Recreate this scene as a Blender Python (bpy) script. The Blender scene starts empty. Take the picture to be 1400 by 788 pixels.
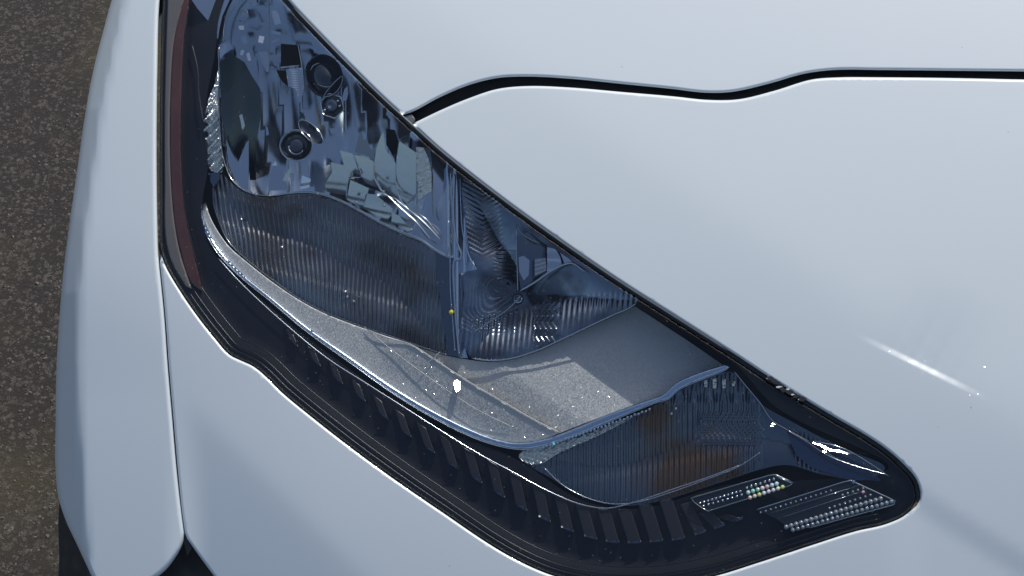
import bpy, math, random
import numpy as np
from mathutils import Vector
from mathutils.geometry import delaunay_2d_cdt
random.seed(7); rng = np.random.default_rng(7)
SC = bpy.context.scene
COL = SC.collection

# ------------------------------------------------------------------ camera, sky, sun, exposure
W, HH = 1400.0, 788.0
O = np.array([0.0, 0.0, 0.80])                       # a point of the lamp's surface, 0.8 m above the road
PITCH, DIST, HFOV = math.radians(50), 1.20, math.radians(39)
CAM = O + DIST * np.array([0, -math.cos(PITCH), math.sin(PITCH)])
cd = bpy.data.cameras.new('camera'); cam = bpy.data.objects.new('camera', cd); COL.objects.link(cam)
cam.location = CAM; cam.rotation_euler = (math.pi / 2 - PITCH, 0, 0)
cd.sensor_width = 36; cd.lens = 18 / math.tan(HFOV / 2); cd.clip_start = 0.02; cd.clip_end = 500
SC.camera = cam

SUN = np.array([0.27, 0.60, 0.75]); SUN /= np.linalg.norm(SUN)
wd = bpy.data.worlds.new('World'); SC.world = wd; wd.use_nodes = True
nt = wd.node_tree; bg = nt.nodes['Background']
sky = nt.nodes.new('ShaderNodeTexSky'); sky.sky_type = 'NISHITA'; sky.sun_disc = False
sky.sun_elevation = math.asin(SUN[2]); sky.sun_rotation = math.atan2(SUN[0], SUN[1])
sky.air_density = 1.0; sky.dust_density = 2.2; sky.ozone_density = 0.8
nt.links.new(sky.outputs[0], bg.inputs[0]); bg.inputs[1].default_value = 0.115
sl = bpy.data.lights.new('sun', 'SUN'); sl.energy = 3.7; sl.angle = math.radians(0.53); sl.color = (1.0, 0.955, 0.89)
so = bpy.data.objects.new('sun', sl); COL.objects.link(so)
so.rotation_euler = Vector(SUN).to_track_quat('Z', 'Y').to_euler(); so.location = (3, 5, 8)
SC.view_settings.view_transform = 'Standard'; SC.view_settings.look = 'None'
SC.view_settings.exposure = 0.14; SC.view_settings.gamma = 1
SC.render.engine = 'CYCLES'
cy = SC.cycles
cy.max_bounces = 12; cy.transparent_max_bounces = 16; cy.glossy_bounces = 6; cy.diffuse_bounces = 3
cy.caustics_reflective = True; cy.caustics_refractive = False; cy.sample_clamp_indirect = 6; cy.blur_glossy = 0.3
cy.use_denoising = True

# ------------------------------------------------------------------ the body surface the panels and the lamp lie on
N = np.array([-0.15, -0.42, 0.895]); N /= np.linalg.norm(N)
CR = np.array([1.0, 0, 0]); CU = np.array([0, math.sin(PITCH), math.cos(PITCH)]); CF = np.array([0, math.cos(PITCH), -math.sin(PITCH)])
K = 2 * math.tan(HFOV / 2) / W
S = 0.000607                                         # metres per unit on the body
def rays(x, y):
    x = np.asarray(x, float); y = np.asarray(y, float)
    return (x - W / 2)[:, None] * K * CR + (HH / 2 - y)[:, None] * K * CU + CF
def sstep(t):
    t = np.clip(t, 0, 1); return t * t * (3 - 2 * t)
def softp(d, w):                                     # soft one-sided ramp
    return w * np.logaddexp(0, d / w)
def sdl(x, y, a, b):                                 # signed distance to a line, + on the left of a->b seen with y down
    dx, dy = b[0] - a[0], b[1] - a[1]; L = math.hypot(dx, dy)
    return ((x - a[0]) * dy - (y - a[1]) * dx) / L
XC_Y = [-300, 0, 150, 300, 400, 500, 600, 700, 788, 1000]; XC_X = [250, 172, 140, 119, 109, 107, 110, 116, 122, 140]
RIDGE = ((1150, 447), (1372, 556))
def H(x, y):
    x = np.asarray(x, float); y = np.asarray(y, float)
    h = -((y - 394) * S) ** 2 / (2 * 2.4)
    h -= (np.maximum(470 - x, 0) * S) ** 2 / (2 * 1.0)
    h -= 0.04 * S * softp(-sdl(x, y, (255, 330), (560, 700)), 40) * sstep((y - 300) / 250)
    xc = np.interp(y, XC_Y, XC_X)
    h -= 1.5 * S * softp(xc - x, 2.0)
    h -= 0.10 * S * softp(-sdl(x, y, (296, 590), (430, 722)), 7) * sstep((x - 225) / 60) * sstep((y - 400) / 120)   # left-lower bumper fold
    h -= 0.055 * S * softp(-sdl(x, y, (900, 235), (1330, 535)), 16)                                                # soft ridge on the right
    d = -sdl(x, y, (1230, 645), (1400, 752))
    h -= 0.0014 * sstep((x - 1205) / 70) * sstep((d + 3) / 44)
    q = sdl(x, y, RIDGE[0], RIDGE[1]); L_ = math.hypot(RIDGE[1][0] - RIDGE[0][0], RIDGE[1][1] - RIDGE[0][1])      # short crease on the ridge, shaped to catch the sun's glint
    al = np.clip(((x - RIDGE[0][0]) * (RIDGE[1][0] - RIDGE[0][0]) + (y - RIDGE[0][1]) * (RIDGE[1][1] - RIDGE[0][1])) / L_ ** 2, 0, 1)
    h -= 0.0017 * np.sin(math.pi * al) ** 3 * (1 + .10 * np.sin(al * 47) + .08 * np.sin(al * 101 + 1)) * (sstep((q + 5) / 10) - sstep(q / 130))
    h += 0.02 * S * softp(d - 60, 30) * sstep((x - 1100) / 250)
    return h
def at(x, y, dep=0.0):                               # picture position and depth under the body (mm) -> point in the world
    x = np.atleast_1d(np.asarray(x, float)); y = np.atleast_1d(np.asarray(y, float))
    r = rays(x, y); w = H(x, y) - np.asarray(dep, float) / 1000
    t = (w - N @ (CAM - O)) / (r @ N)
    return CAM + t[:, None] * r

# ------------------------------------------------------------------ outline helpers
def sm(pts, step=6.0, closed=True):                  # Catmull-Rom through the points, resampled
    P = np.array(pts, float); n = len(P); out = []
    rngi = range(n) if closed else range(n - 1)
    for i in rngi:
        if closed: p0, p1, p2, p3 = P[i - 1], P[i], P[(i + 1) % n], P[(i + 2) % n]
        else: p0, p1, p2, p3 = P[max(i - 1, 0)], P[i], P[i + 1], P[min(i + 2, n - 1)]
        L = np.linalg.norm(p2 - p1); k = max(1, int(round(L / step)))
        # centripetal-ish: scale tangents by segment length
        a = max(np.linalg.norm(p1 - p0), 1e-6); c = max(np.linalg.norm(p3 - p2), 1e-6)
        m1 = ((p1 - p0) / a + (p2 - p1) / L) / 2 * L if (closed or i > 0) else p2 - p1
        m2 = ((p2 - p1) / L + (p3 - p2) / c) / 2 * L if (closed or i < n - 2) else p2 - p1
        for j in range(k):
            t = j / k
            out.append((2*t**3-3*t**2+1)*p1 + (t**3-2*t**2+t)*m1 + (-2*t**3+3*t**2)*p2 + (t**3-t**2)*m2)
    if not closed: out.append(P[-1])
    return np.array(out)
def rs(pts, step=6.0):                               # straight resampling of a closed outline
    P = np.array(pts, float); out = []
    for i in range(len(P)):
        a, b = P[i], P[(i + 1) % len(P)]; k = max(1, int(round(np.linalg.norm(b - a) / step)))
        out += [a + (b - a) * j / k for j in range(k)]
    return np.array(out)
def inside(poly, x, y):
    x = np.asarray(x); y = np.asarray(y); r = np.zeros(x.shape, bool); n = len(poly)
    for i in range(n):
        x1, y1 = poly[i]; x2, y2 = poly[(i + 1) % n]
        if y1 == y2: continue
        c = ((y1 > y) != (y2 > y)) & (x < (x2 - x1) * (y - y1) / (y2 - y1) + x1)
        r ^= c
    return r
def dist(polys, x, y):
    x = np.asarray(x, float); y = np.asarray(y, float); best = np.full(x.shape, 1e9)
    for poly in polys:
        n = len(poly)
        for i in range(n):
            a = poly[i]; b = poly[(i + 1) % n]; d = b - a; L2 = max(d @ d, 1e-9)
            t = np.clip(((x - a[0]) * d[0] + (y - a[1]) * d[1]) / L2, 0, 1)
            best = np.minimum(best, (x - a[0] - t * d[0]) ** 2 + (y - a[1] - t * d[1]) ** 2)
    return np.sqrt(best)
def offset(poly, d):                                 # + goes inwards for either winding
    P = np.asarray(poly, float); A = 0.5 * np.sum(P[:, 0] * np.roll(P[:, 1], -1) - np.roll(P[:, 0], -1) * P[:, 1])
    T = np.roll(P, -1, 0) - np.roll(P, 1, 0); T /= np.maximum(np.linalg.norm(T, axis=1), 1e-9)[:, None]
    Nn = np.stack([-T[:, 1], T[:, 0]], 1) * (1 if A > 0 else -1)
    return P + Nn * d

# ------------------------------------------------------------------ object helpers
def link(name, me, mat, parent, **kw):
    o = bpy.data.objects.new(name, me); COL.objects.link(o)
    if mat is not None: me.materials.append(mat)
    if parent is not None: o.parent = parent
    for k, v in kw.items(): o[k] = v
    return o
def vnormals(V, F):
    nv = np.zeros_like(V)
    for f in F:
        a, b, c = V[f[0]], V[f[1]], V[f[2]]; n = np.cross(b - a, c - a)
        for i in f: nv[i] += n
    l = np.linalg.norm(nv, axis=1); l[l == 0] = 1
    return nv / l[:, None]
def build(name, V, F, NV, mat, parent, **kw):
    me = bpy.data.meshes.new(name); me.from_pydata([tuple(v) for v in V], [], [tuple(int(i) for i in f) for f in F])
    me.polygons.foreach_set('use_smooth', [True] * len(me.polygons)); me.update()
    if NV is not None: me.normals_split_custom_set_from_vertices([tuple(n) for n in NV])
    return link(name, me, mat, parent, **kw)

def sheet(name, poly, mat, parent, depth=0.0, pos=None, step=12.0, sy=None, roll=0.0, skirt=4.0, holes=(), ang=0.0, lines=(), **kw):
    """a skin over an outline: interior points on a grid, rounded edge (roll, in picture units) and side walls (skirt, mm)"""
    poly = np.asarray(poly, float); holes = [np.asarray(h, float) for h in holes]; rings = [poly] + holes
    sy = sy or step
    dfn = depth if callable(depth) else (lambda x, y: np.full(np.shape(x), float(depth)))
    def P(x, y):
        x = np.asarray(x, float); y = np.asarray(y, float)
        if pos is not None: return pos(x, y)
        dp = dfn(x, y)
        if roll > 0:
            r = roll; d = np.clip(dist(rings, x, y), 0, r)
            dp = dp + 1000 * S * r * (1 - np.sqrt(np.maximum(1 - np.minimum(1 - d / r, 0.985) ** 2, 0)))
        return at(x, y, dp)
    pts = []; edges = []
    for R in rings:
        b = len(pts); pts += [tuple(p) for p in R]; edges += [(b + i, b + (i + 1) % len(R)) for i in range(len(R))]
    for Ln in lines:
        b = len(pts); pts += [tuple(p) for p in Ln]; edges += [(b + i, b + i + 1) for i in range(len(Ln) - 1)]
    nb = len(pts)
    if roll > 0:
        for k, R in enumerate(rings):
            for f in (0.06, 0.2, 0.42, 0.7, 1.0):
                q = offset(R, roll * f * (1 if k == 0 else -1)); dd = dist(rings, q[:, 0], q[:, 1])
                for p, d_ in zip(q, dd):
                    if d_ > roll * f * 0.9: pts.append(tuple(p))
    x0, y0 = poly.min(0); x1, y1 = poly.max(0); cx, cy_ = (x0 + x1) / 2, (y0 + y1) / 2; rad = math.hypot(x1 - x0, y1 - y0) / 2
    gx = np.arange(-rad, rad, step); gy = np.arange(-rad, rad, sy)
    if ang == 0: gx = np.arange(x0 - cx, x1 - cx, step) + step / 2; gy = np.arange(y0 - cy_, y1 - cy_, sy) + sy / 2
    GX, GY = np.meshgrid(gx, gy); GX = GX.ravel(); GY = GY.ravel(); ca, sa = math.cos(ang), math.sin(ang)
    X = cx + GX * ca - GY * sa; Y = cy_ + GX * sa + GY * ca
    ok = inside(poly, X, Y)
    for h_ in holes: ok &= ~inside(h_, X, Y)
    X = X[ok]; Y = Y[ok]
    if len(X):
        dd = dist(rings, X, Y); m = dd > max(roll * 1.02, min(step, sy) * 0.45); X = X[m]; Y = Y[m]
        pts += list(zip(X, Y))
    vs, es, fs, *_ = delaunay_2d_cdt([Vector(p) for p in pts], edges, [], 0, 1e-4)
    q = np.array([tuple(v) for v in vs]); F = np.array([tuple(f) for f in fs if len(f) == 3])
    c = q[F].mean(1); ok = inside(poly, c[:, 0], c[:, 1])
    for h_ in holes: ok &= ~inside(h_, c[:, 0], c[:, 1])
    F = F[ok]
    V = P(q[:, 0], q[:, 1])
    g = np.cross(V[F[:, 1]] - V[F[:, 0]], V[F[:, 2]] - V[F[:, 0]]); flip = np.einsum('ij,ij->i', g, CAM - V[F[:, 0]]) < 0
    F[flip] = F[flip][:, ::-1]
    e = 0.15
    nx = P(q[:, 0] + e, q[:, 1]) - P(q[:, 0] - e, q[:, 1]); ny = P(q[:, 0], q[:, 1] + e) - P(q[:, 0], q[:, 1] - e)
    NV = np.cross(nx, ny); l = np.linalg.norm(NV, axis=1); l[l == 0] = 1; NV /= l[:, None]
    NV[np.einsum('ij,ij->i', NV, CAM - V) < 0] *= -1
    V = list(V); NV = list(NV); F = [tuple(f) for f in F]
    if skirt > 0:
        for R in rings:
            A = P(R[:, 0], R[:, 1]); rr = A - CAM; rr /= np.linalg.norm(rr, axis=1)[:, None]; B = A + rr * skirt / 1000
            b = len(V); n = len(R); SV = np.concatenate([A, B]); SF = []
            for i in range(n):
                j = (i + 1) % n; SF += [(i, j, n + j), (i, n + j, n + i)]
            cen = q.mean(0)
            a0 = 0.5 * np.sum(R[:, 0] * np.roll(R[:, 1], -1) - np.roll(R[:, 0], -1) * R[:, 1])
            sgn = (a0 > 0) == (R is rings[0])
            if sgn: SF = [f[::-1] for f in SF]
            SN = vnormals(SV, SF); V += list(SV); NV += list(SN); F += [tuple(b + i for i in f) for f in SF]
    return build(name, np.array(V), F, np.array(NV), mat, parent, **kw)

def aim(x, y, dep, target, curve=0.0, wob=None):
    """a facet through a point whose mirror direction towards the lens is `target`; returns its position function"""
    p0 = at(x, y, dep)[0]; v = CAM - p0; v /= np.linalg.norm(v); t = np.asarray(target, float); t = t / np.linalg.norm(t)
    m = v + t; m /= np.linalg.norm(m)
    def pos(X, Y):
        r = rays(X, Y); tt = ((p0 - CAM) @ m) / (r @ m)
        tt = tt + curve * (((X - x) * S) ** 2 + ((Y - y) * S) ** 2)
        if wob is not None: tt = tt + wob(X, Y) / 1000
        return CAM + tt[:, None] * r
    return pos
def facet(name, poly, dep, target, mat, parent, curve=0.0, step=5, skirt=5, wob=None, **kw):
    P = rs(poly, max(step * 1.2, 3)); c = P.mean(0)
    return sheet(name, P, mat, parent, pos=aim(c[0], c[1], dep, target, curve, wob), step=step, skirt=skirt, **kw)

def tube(name, pts, dep, r, mat, parent, step=6, seg=8, flat=1.0, smooth=True, closed=False, **kw):
    """round bead along a line; dep in mm (number or per point), r in mm"""
    P = sm(pts, step, closed) if smooth else np.array(pts, float)
    if np.ndim(dep):
        pp = np.array(pts, float); s0 = np.r_[0, np.cumsum(np.linalg.norm(np.diff(pp, axis=0), axis=1))]
        s1 = np.r_[0, np.cumsum(np.linalg.norm(np.diff(P, axis=0), axis=1))]; s1 *= s0[-1] / s1[-1]; dp = np.interp(s1, s0, dep)
    else: dp = np.full(len(P), float(dep))
    C = at(P[:, 0], P[:, 1], dp); n = len(C)
    if closed: T = np.roll(C, -1, 0) - np.roll(C, 1, 0)
    else: T = np.gradient(C, axis=0)
    T /= np.linalg.norm(T, axis=1)[:, None]
    Bn = np.cross(T, N); Bn /= np.linalg.norm(Bn, axis=1)[:, None]; U = np.cross(Bn, T)
    rr = np.full(n, r / 1000.0)
    if not closed:
        rr[0] *= .3; rr[-1] *= .3
    a = np.arange(seg) * 2 * math.pi / seg
    V = (C[:, None, :] + rr[:, None, None] * (np.cos(a)[None, :, None] * Bn[:, None, :] + flat * np.sin(a)[None, :, None] * U[:, None, :])).reshape(-1, 3)
    F = []
    for i in range(n if closed else n - 1):
        for j in range(seg):
            i2 = (i + 1) % n; j2 = (j + 1) % seg
            F.append((i * seg + j, i * seg + j2, i2 * seg + j2, i2 * seg + j))
    if not closed: F.append(tuple(range(seg))[::-1]); F.append(tuple((n - 1) * seg + j for j in range(seg)))
    return build(name, V, F, None, mat, parent, **kw)

def disc(name, cx, cy_, prof, mat, parent, sx=1.0, sy=1.0, rot=0.0, seg=40, axis=None, **kw):
    """turned piece: prof = [(radius in picture units, depth mm)]"""
    V = []; F = []
    for (r, d) in prof:
        a = np.arange(seg) * 2 * math.pi / seg; ex = r * sx * np.cos(a); ey = r * sy * np.sin(a)
        x = cx + ex * math.cos(rot) - ey * math.sin(rot); y = cy_ + ex * math.sin(rot) + ey * math.cos(rot)
        base = at([cx], [cy_], 0)[0]
        w = (base - O) @ N - d / 1000; rr = rays(x, y); t = (w - N @ (CAM - O)) / (rr @ N)
        V += list(CAM + t[:, None] * rr)
    for i in range(len(prof) - 1):
        for j in range(seg):
            k = (j + 1) % seg; F.append((i * seg + j, i * seg + k, (i + 1) * seg + k, (i + 1) * seg + j))
    if prof[-1][0] > 0: F.append(tuple((len(prof) - 1) * seg + j for j in range(seg)))
    o = build(name, np.array(V), F, None, mat, parent, **kw)
    try: o.data.set_sharp_from_angle(angle=math.radians(35))
    except Exception: pass
    return o

# ------------------------------------------------------------------ materials
def mat(name, col, rough=0.5, metal=0.0, coat=0.0, spec=0.5, bump=None, coatr=0.03, vary=None):
    m = bpy.data.materials.new(name); m.use_nodes = True; t = m.node_tree; b = t.nodes['Principled BSDF']
    b.inputs['Base Color'].default_value = (*col, 1); b.inputs['Roughness'].default_value = rough
    b.inputs['Metallic'].default_value = metal; b.inputs['Coat Weight'].default_value = coat; b.inputs['Coat Roughness'].default_value = coatr
    b.inputs['Specular IOR Level'].default_value = spec
    g = t.nodes.new('ShaderNodeNewGeometry')
    if bump:                                          # (scale, strength, distance)
        n = t.nodes.new('ShaderNodeTexNoise'); n.inputs['Scale'].default_value = bump[0]; n.inputs['Detail'].default_value = 3
        t.links.new(g.outputs['Position'], n.inputs['Vector'])
        u = t.nodes.new('ShaderNodeBump'); u.inputs['Strength'].default_value = bump[1]; u.inputs['Distance'].default_value = bump[2]
        t.links.new(n.outputs['Fac'], u.inputs['Height']); t.links.new(u.outputs['Normal'], b.inputs['Normal'])
    if vary:                                          # (scale, colour b, lo, hi)
        n = t.nodes.new('ShaderNodeTexNoise'); n.inputs['Scale'].default_value = vary[0]; n.inputs['Detail'].default_value = 5
        t.links.new(g.outputs['Position'], n.inputs['Vector'])
        r = t.nodes.new('ShaderNodeMapRange'); r.inputs[1].default_value = vary[2]; r.inputs[2].default_value = vary[3]
        t.links.new(n.outputs['Fac'], r.inputs[0])
        x = t.nodes.new('ShaderNodeMix'); x.data_type = 'RGBA'; x.inputs[6].default_value = (*col, 1); x.inputs[7].default_value = (*vary[1], 1)
        t.links.new(r.outputs[0], x.inputs[0]); t.links.new(x.outputs[2], b.inputs['Base Color'])
    return m

# ================================================================== materials of this place
def flaked(name, base, rough, metal, flake_scale, flake_amt, coat=0.0):
    m = mat(name, base, rough, metal, coat); t = m.node_tree; b = t.nodes['Principled BSDF']
    g = t.nodes['Geometry'] if 'Geometry' in t.nodes else t.nodes.new('ShaderNodeNewGeometry')
    v = t.nodes.new('ShaderNodeTexVoronoi'); v.inputs['Scale'].default_value = flake_scale
    t.links.new(g.outputs['Position'], v.inputs['Vector'])
    s = t.nodes.new('ShaderNodeVectorMath'); s.operation = 'SUBTRACT'; s.inputs[1].default_value = (.5, .5, .5)
    t.links.new(v.outputs['Color'], s.inputs[0])
    k = t.nodes.new('ShaderNodeVectorMath'); k.operation = 'SCALE'; k.inputs['Scale'].default_value = flake_amt
    t.links.new(s.outputs[0], k.inputs[0])
    a = t.nodes.new('ShaderNodeVectorMath'); a.operation = 'ADD'; t.links.new(g.outputs['Normal'], a.inputs[0]); t.links.new(k.outputs[0], a.inputs[1])
    n = t.nodes.new('ShaderNodeVectorMath'); n.operation = 'NORMALIZE'; t.links.new(a.outputs[0], n.inputs[0]); t.links.new(n.outputs[0], b.inputs['Normal'])
    r = t.nodes.new('ShaderNodeMapRange'); r.inputs[3].default_value = 0.9; r.inputs[4].default_value = 1.12
    t.links.new(v.outputs['Color'], r.inputs[0])
    x = t.nodes.new('ShaderNodeVectorMath'); x.operation = 'SCALE'; x.inputs[0].default_value = base
    t.links.new(r.outputs[0], x.inputs['Scale']); t.links.new(x.outputs[0], b.inputs['Base Color'])
    return m
WHITE = mat('white_paint', (0.63, 0.69, 0.715), 0.42, 0, 1.0, 0.5, bump=(900, 0.012, 0.0004), coatr=0.06)
# dust specks on the paint
t = WHITE.node_tree; b = t.nodes['Principled BSDF']; g = [n for n in t.nodes if n.type == 'NEW_GEOMETRY'][0]
v = t.nodes.new('ShaderNodeTexVoronoi'); v.inputs['Scale'].default_value = 42; t.links.new(g.outputs['Position'], v.inputs['Vector'])
r = t.nodes.new('ShaderNodeMapRange'); r.inputs[1].default_value = 0.018; r.inputs[2].default_value = 0.034; r.inputs[3].default_value = 0.55; r.inputs[4].default_value = 0
t.links.new(v.outputs['Distance'], r.inputs[0])
n2 = t.nodes.new('ShaderNodeTexNoise'); n2.inputs['Scale'].default_value = 6; n2.inputs['Detail'].default_value = 6; t.links.new(g.outputs['Position'], n2.inputs['Vector'])
c2 = t.nodes.new('ShaderNodeMix'); c2.data_type = 'RGBA'; c2.inputs[6].default_value = (0.635, 0.69, 0.71, 1); c2.inputs[7].default_value = (0.61, 0.665, 0.69, 1)
t.links.new(n2.outputs['Fac'], c2.inputs[0])
c3 = t.nodes.new('ShaderNodeMix'); c3.data_type = 'RGBA'; c3.inputs[7].default_value = (0.25, 0.23, 0.20, 1)
mm_ = t.nodes.new('ShaderNodeMath'); mm_.operation = 'MULTIPLY'
gt = t.nodes.new('ShaderNodeMath'); gt.operation = 'GREATER_THAN'; gt.inputs[1].default_value = 0.72
sp = t.nodes.new('ShaderNodeSeparateColor'); t.links.new(v.outputs['Color'], sp.inputs[0]); t.links.new(sp.outputs[0], gt.inputs[0])
t.links.new(r.outputs[0], mm_.inputs[0]); t.links.new(gt.outputs[0], mm_.inputs[1])
t.links.new(c2.outputs[2], c3.inputs[6]); t.links.new(mm_.outputs[0], c3.inputs[0]); t.links.new(c3.outputs[2], b.inputs['Base Color'])

# clear coat made rougher along the soft ridge to spread the sun's glint
sf = t.nodes.new('ShaderNodeVectorMath'); sf.operation = 'SUBTRACT'; sf.inputs[1].default_value = tuple(at(1265, 502)[0]); t.links.new(g.outputs['Position'], sf.inputs[0])
def dotn(v_):
    n_ = t.nodes.new('ShaderNodeVectorMath'); n_.operation = 'DOT_PRODUCT'; n_.inputs[1].default_value = tuple(v_); t.links.new(sf.outputs[0], n_.inputs[0]); return n_.outputs['Value']
def m2(op, a_, b_):
    n_ = t.nodes.new('ShaderNodeMath'); n_.operation = op
    for i_, v_ in enumerate((a_, b_)):
        if isinstance(v_, (int, float)): n_.inputs[i_].default_value = v_
        else: t.links.new(v_, n_.inputs[i_])
    return n_.outputs[0]
al = at(1330, 535)[0] - at(1200, 468)[0]; al /= np.linalg.norm(al); ac = np.cross(N, al); ac /= np.linalg.norm(ac)
ell = m2('ADD', m2('POWER', m2('ABSOLUTE', m2('MULTIPLY', dotn(al), 1 / .060), 0), 2.0), m2('POWER', m2('ABSOLUTE', m2('MULTIPLY', dotn(ac), 1 / .011), 0), 2.0))
nn = t.nodes.new('ShaderNodeTexNoise'); nn.inputs['Scale'].default_value = 90; nn.inputs['Detail'].default_value = 5; t.links.new(g.outputs['Position'], nn.inputs['Vector'])
ell = m2('ADD', ell, m2('MULTIPLY', nn.outputs['Fac'], 1.1))
sr = t.nodes.new('ShaderNodeMapRange'); sr.inputs[1].default_value = 1.6; sr.inputs[2].default_value = 0.5; sr.inputs[3].default_value = 0.06; sr.inputs[4].default_value = 0.33
t.links.new(ell, sr.inputs[0]); t.links.new(sr.outputs[0], b.inputs['Coat Roughness'])

BLACK = mat('gloss_black_plastic', (0.006, 0.0065, 0.009), 0.28, 0, 0.0, 0.35, bump=(700, .05, .0005))
BEZEL = mat('satin_black_plastic', (0.007, 0.0075, 0.011), 0.42, 0, 0.0, 0.35, bump=(1500, .25, .0004))
RUBBER = mat('black_rubber', (0.018, 0.018, 0.019), 0.55, vary=(60, (0.05, 0.048, 0.045), .5, .8))
GREYRUB = mat('grey_rubber', (0.10, 0.11, 0.12), 0.55, bump=(500, .2, .001))
CHROME = mat('chrome', (0.56, 0.60, 0.65), 0.10, 1.0)
SMOKE = mat('smoked_chrome', (0.54, 0.58, 0.62), 0.13, 1.0, bump=(20, .06, .004))
DARKCH = mat('dark_chrome', (0.15, 0.175, 0.21), 0.16, 1.0)
FACET = mat('bright_chrome', (0.44, 0.445, 0.43), 0.14, 1.0, bump=(120, .10, .001))
SPARK = mat('hammered_chrome', (0.80, 0.80, 0.76), 0.2, 1.0, bump=(300, 1.0, .003))
SILVER = flaked('silver_flake_plastic', (0.47, 0.46, 0.44), 0.48, 0.2, 1200, 0.30)
TRIM = mat('blue_tinted_chrome', (0.58, 0.65, 0.74), 0.2, 1.0)
AMBERMK = mat('brown_marker_plastic', (0.075, 0.022, 0.013), 0.25, 0, .6, bump=(300, .2, .001), vary=(40, (0.10, 0.03, 0.015), .4, .7))
AMBERGREY = mat('grey_marker_plastic', (0.15, 0.125, 0.11), 0.3, 0, .5)
AMBER = mat('amber_chrome', (0.30, 0.13, 0.055), 0.2, 1.0)
BULBGL = mat('dark_bulb_glass', (0.012, 0.018, 0.03), 0.08, 0, 1.0)
YEL = mat('yellow_glint_colour', (0.75, 0.62, 0.02), 0.3)
# clear cover lens: a thin clear sheet (transparent, with the mirror reflection of its two faces)
LENS = bpy.data.materials.new('clear_lens_plastic'); LENS.use_nodes = True; t = LENS.node_tree; t.nodes.clear()
o_ = t.nodes.new('ShaderNodeOutputMaterial'); mx = t.nodes.new('ShaderNodeMixShader'); tr = t.nodes.new('ShaderNodeBsdfTransparent'); gl = t.nodes.new('ShaderNodeBsdfGlossy')
fr = t.nodes.new('ShaderNodeFresnel'); gl.inputs['Roughness'].default_value = 0.03; tr.inputs[0].default_value = (0.90, 0.93, 0.95, 1)
gq = t.nodes.new('ShaderNodeNewGeometry'); io = t.nodes.new('ShaderNodeMapRange'); io.inputs[3].default_value = 1.52; io.inputs[4].default_value = 1 / 1.52   # the sheet mirrors alike from inside and outside
t.links.new(gq.outputs['Backfacing'], io.inputs[0]); t.links.new(io.outputs[0], fr.inputs[0])
df = t.nodes.new('ShaderNodeBsdfDiffuse'); df.inputs[0].default_value = (.62, .60, .56, 1); md = t.nodes.new('ShaderNodeMixShader')   # a little road dust
dv = t.nodes.new('ShaderNodeTexVoronoi'); dv.inputs['Scale'].default_value = 130; dn = t.nodes.new('ShaderNodeTexNoise'); dn.inputs['Scale'].default_value = 18; dn.inputs['Detail'].default_value = 8
t.links.new(gq.outputs['Position'], dv.inputs['Vector']); t.links.new(gq.outputs['Position'], dn.inputs['Vector'])
ds = t.nodes.new('ShaderNodeMapRange'); ds.inputs[1].default_value = 0.09; ds.inputs[2].default_value = 0.04; ds.inputs[4].default_value = 0.16; t.links.new(dv.outputs['Distance'], ds.inputs[0])
dm = t.nodes.new('ShaderNodeMapRange'); dm.inputs[1].default_value = 0.35; dm.inputs[2].default_value = 0.8; dm.inputs[3].default_value = 0.0; dm.inputs[4].default_value = 0.010; t.links.new(dn.outputs['Fac'], dm.inputs[0])
da = t.nodes.new('ShaderNodeMath'); t.links.new(ds.outputs[0], da.inputs[0]); t.links.new(dm.outputs[0], da.inputs[1]); t.links.new(da.outputs[0], md.inputs[0]); t.links.new(tr.outputs[0], md.inputs[1]); t.links.new(df.outputs[0], md.inputs[2])
t.links.new(fr.outputs[0], mx.inputs[0]); t.links.new(md.outputs[0], mx.inputs[1]); t.links.new(gl.outputs[0], mx.inputs[2]); t.links.new(mx.outputs[0], o_.inputs[0])
# small clear beads and ridges of the lens
CLEAR = mat('clear_bead_plastic', (0.30, 0.33, 0.36), 0.12, 0.3, 1.0)
def glint_tint(nm, c): return mat(nm, c, 0.2, 0.0, 1.0)  # coloured sun glints painted as an even tint

# asphalt
ASPH = bpy.data.materials.new('asphalt'); ASPH.use_nodes = True; t = ASPH.node_tree; b = t.nodes['Principled BSDF']; b.inputs['Roughness'].default_value = 0.9
g = t.nodes.new('ShaderNodeNewGeometry')
def tex(kind, sc, det=4, **k):
    n = t.nodes.new(kind); n.inputs['Scale'].default_value = sc
    if 'Detail' in n.inputs: n.inputs['Detail'].default_value = det
    t.links.new(g.outputs['Position'], n.inputs['Vector']); return n
vo = tex('ShaderNodeTexVoronoi', 150); v2 = tex('ShaderNodeTexVoronoi', 75); no = tex('ShaderNodeTexNoise', 5, 8); nf = tex('ShaderNodeTexNoise', 420, 5); ny_ = tex('ShaderNodeTexNoise', 2.2, 3)
def mth(op, a_, b_=None, clamp=False):
    n = t.nodes.new('ShaderNodeMath'); n.operation = op; n.use_clamp = clamp
    for i_, v_ in enumerate((a_, b_)):
        if v_ is None: continue
        if isinstance(v_, (int, float)): n.inputs[i_].default_value = v_
        else: t.links.new(v_, n.inputs[i_])
    return n.outputs[0]
s1 = t.nodes.new('ShaderNodeSeparateColor'); t.links.new(vo.outputs['Color'], s1.inputs[0]); s2 = t.nodes.new('ShaderNodeSeparateColor'); t.links.new(v2.outputs['Color'], s2.inputs[0])
grain = mth('POWER', s1.outputs[0], 3.0)                        # every little stone its own tone
joint = mth('MULTIPLY', vo.outputs['Distance'], 0.9)
br = mth('ADD', mth('MULTIPLY', grain, 0.55), mth('MULTIPLY', nf.outputs['Fac'], 0.5)); br = mth('SUBTRACT', br, joint); br = mth('ADD', br, mth('MULTIPLY', no.outputs['Fac'], 1.1)); br = mth('MULTIPLY', br, 0.62, True)
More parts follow.
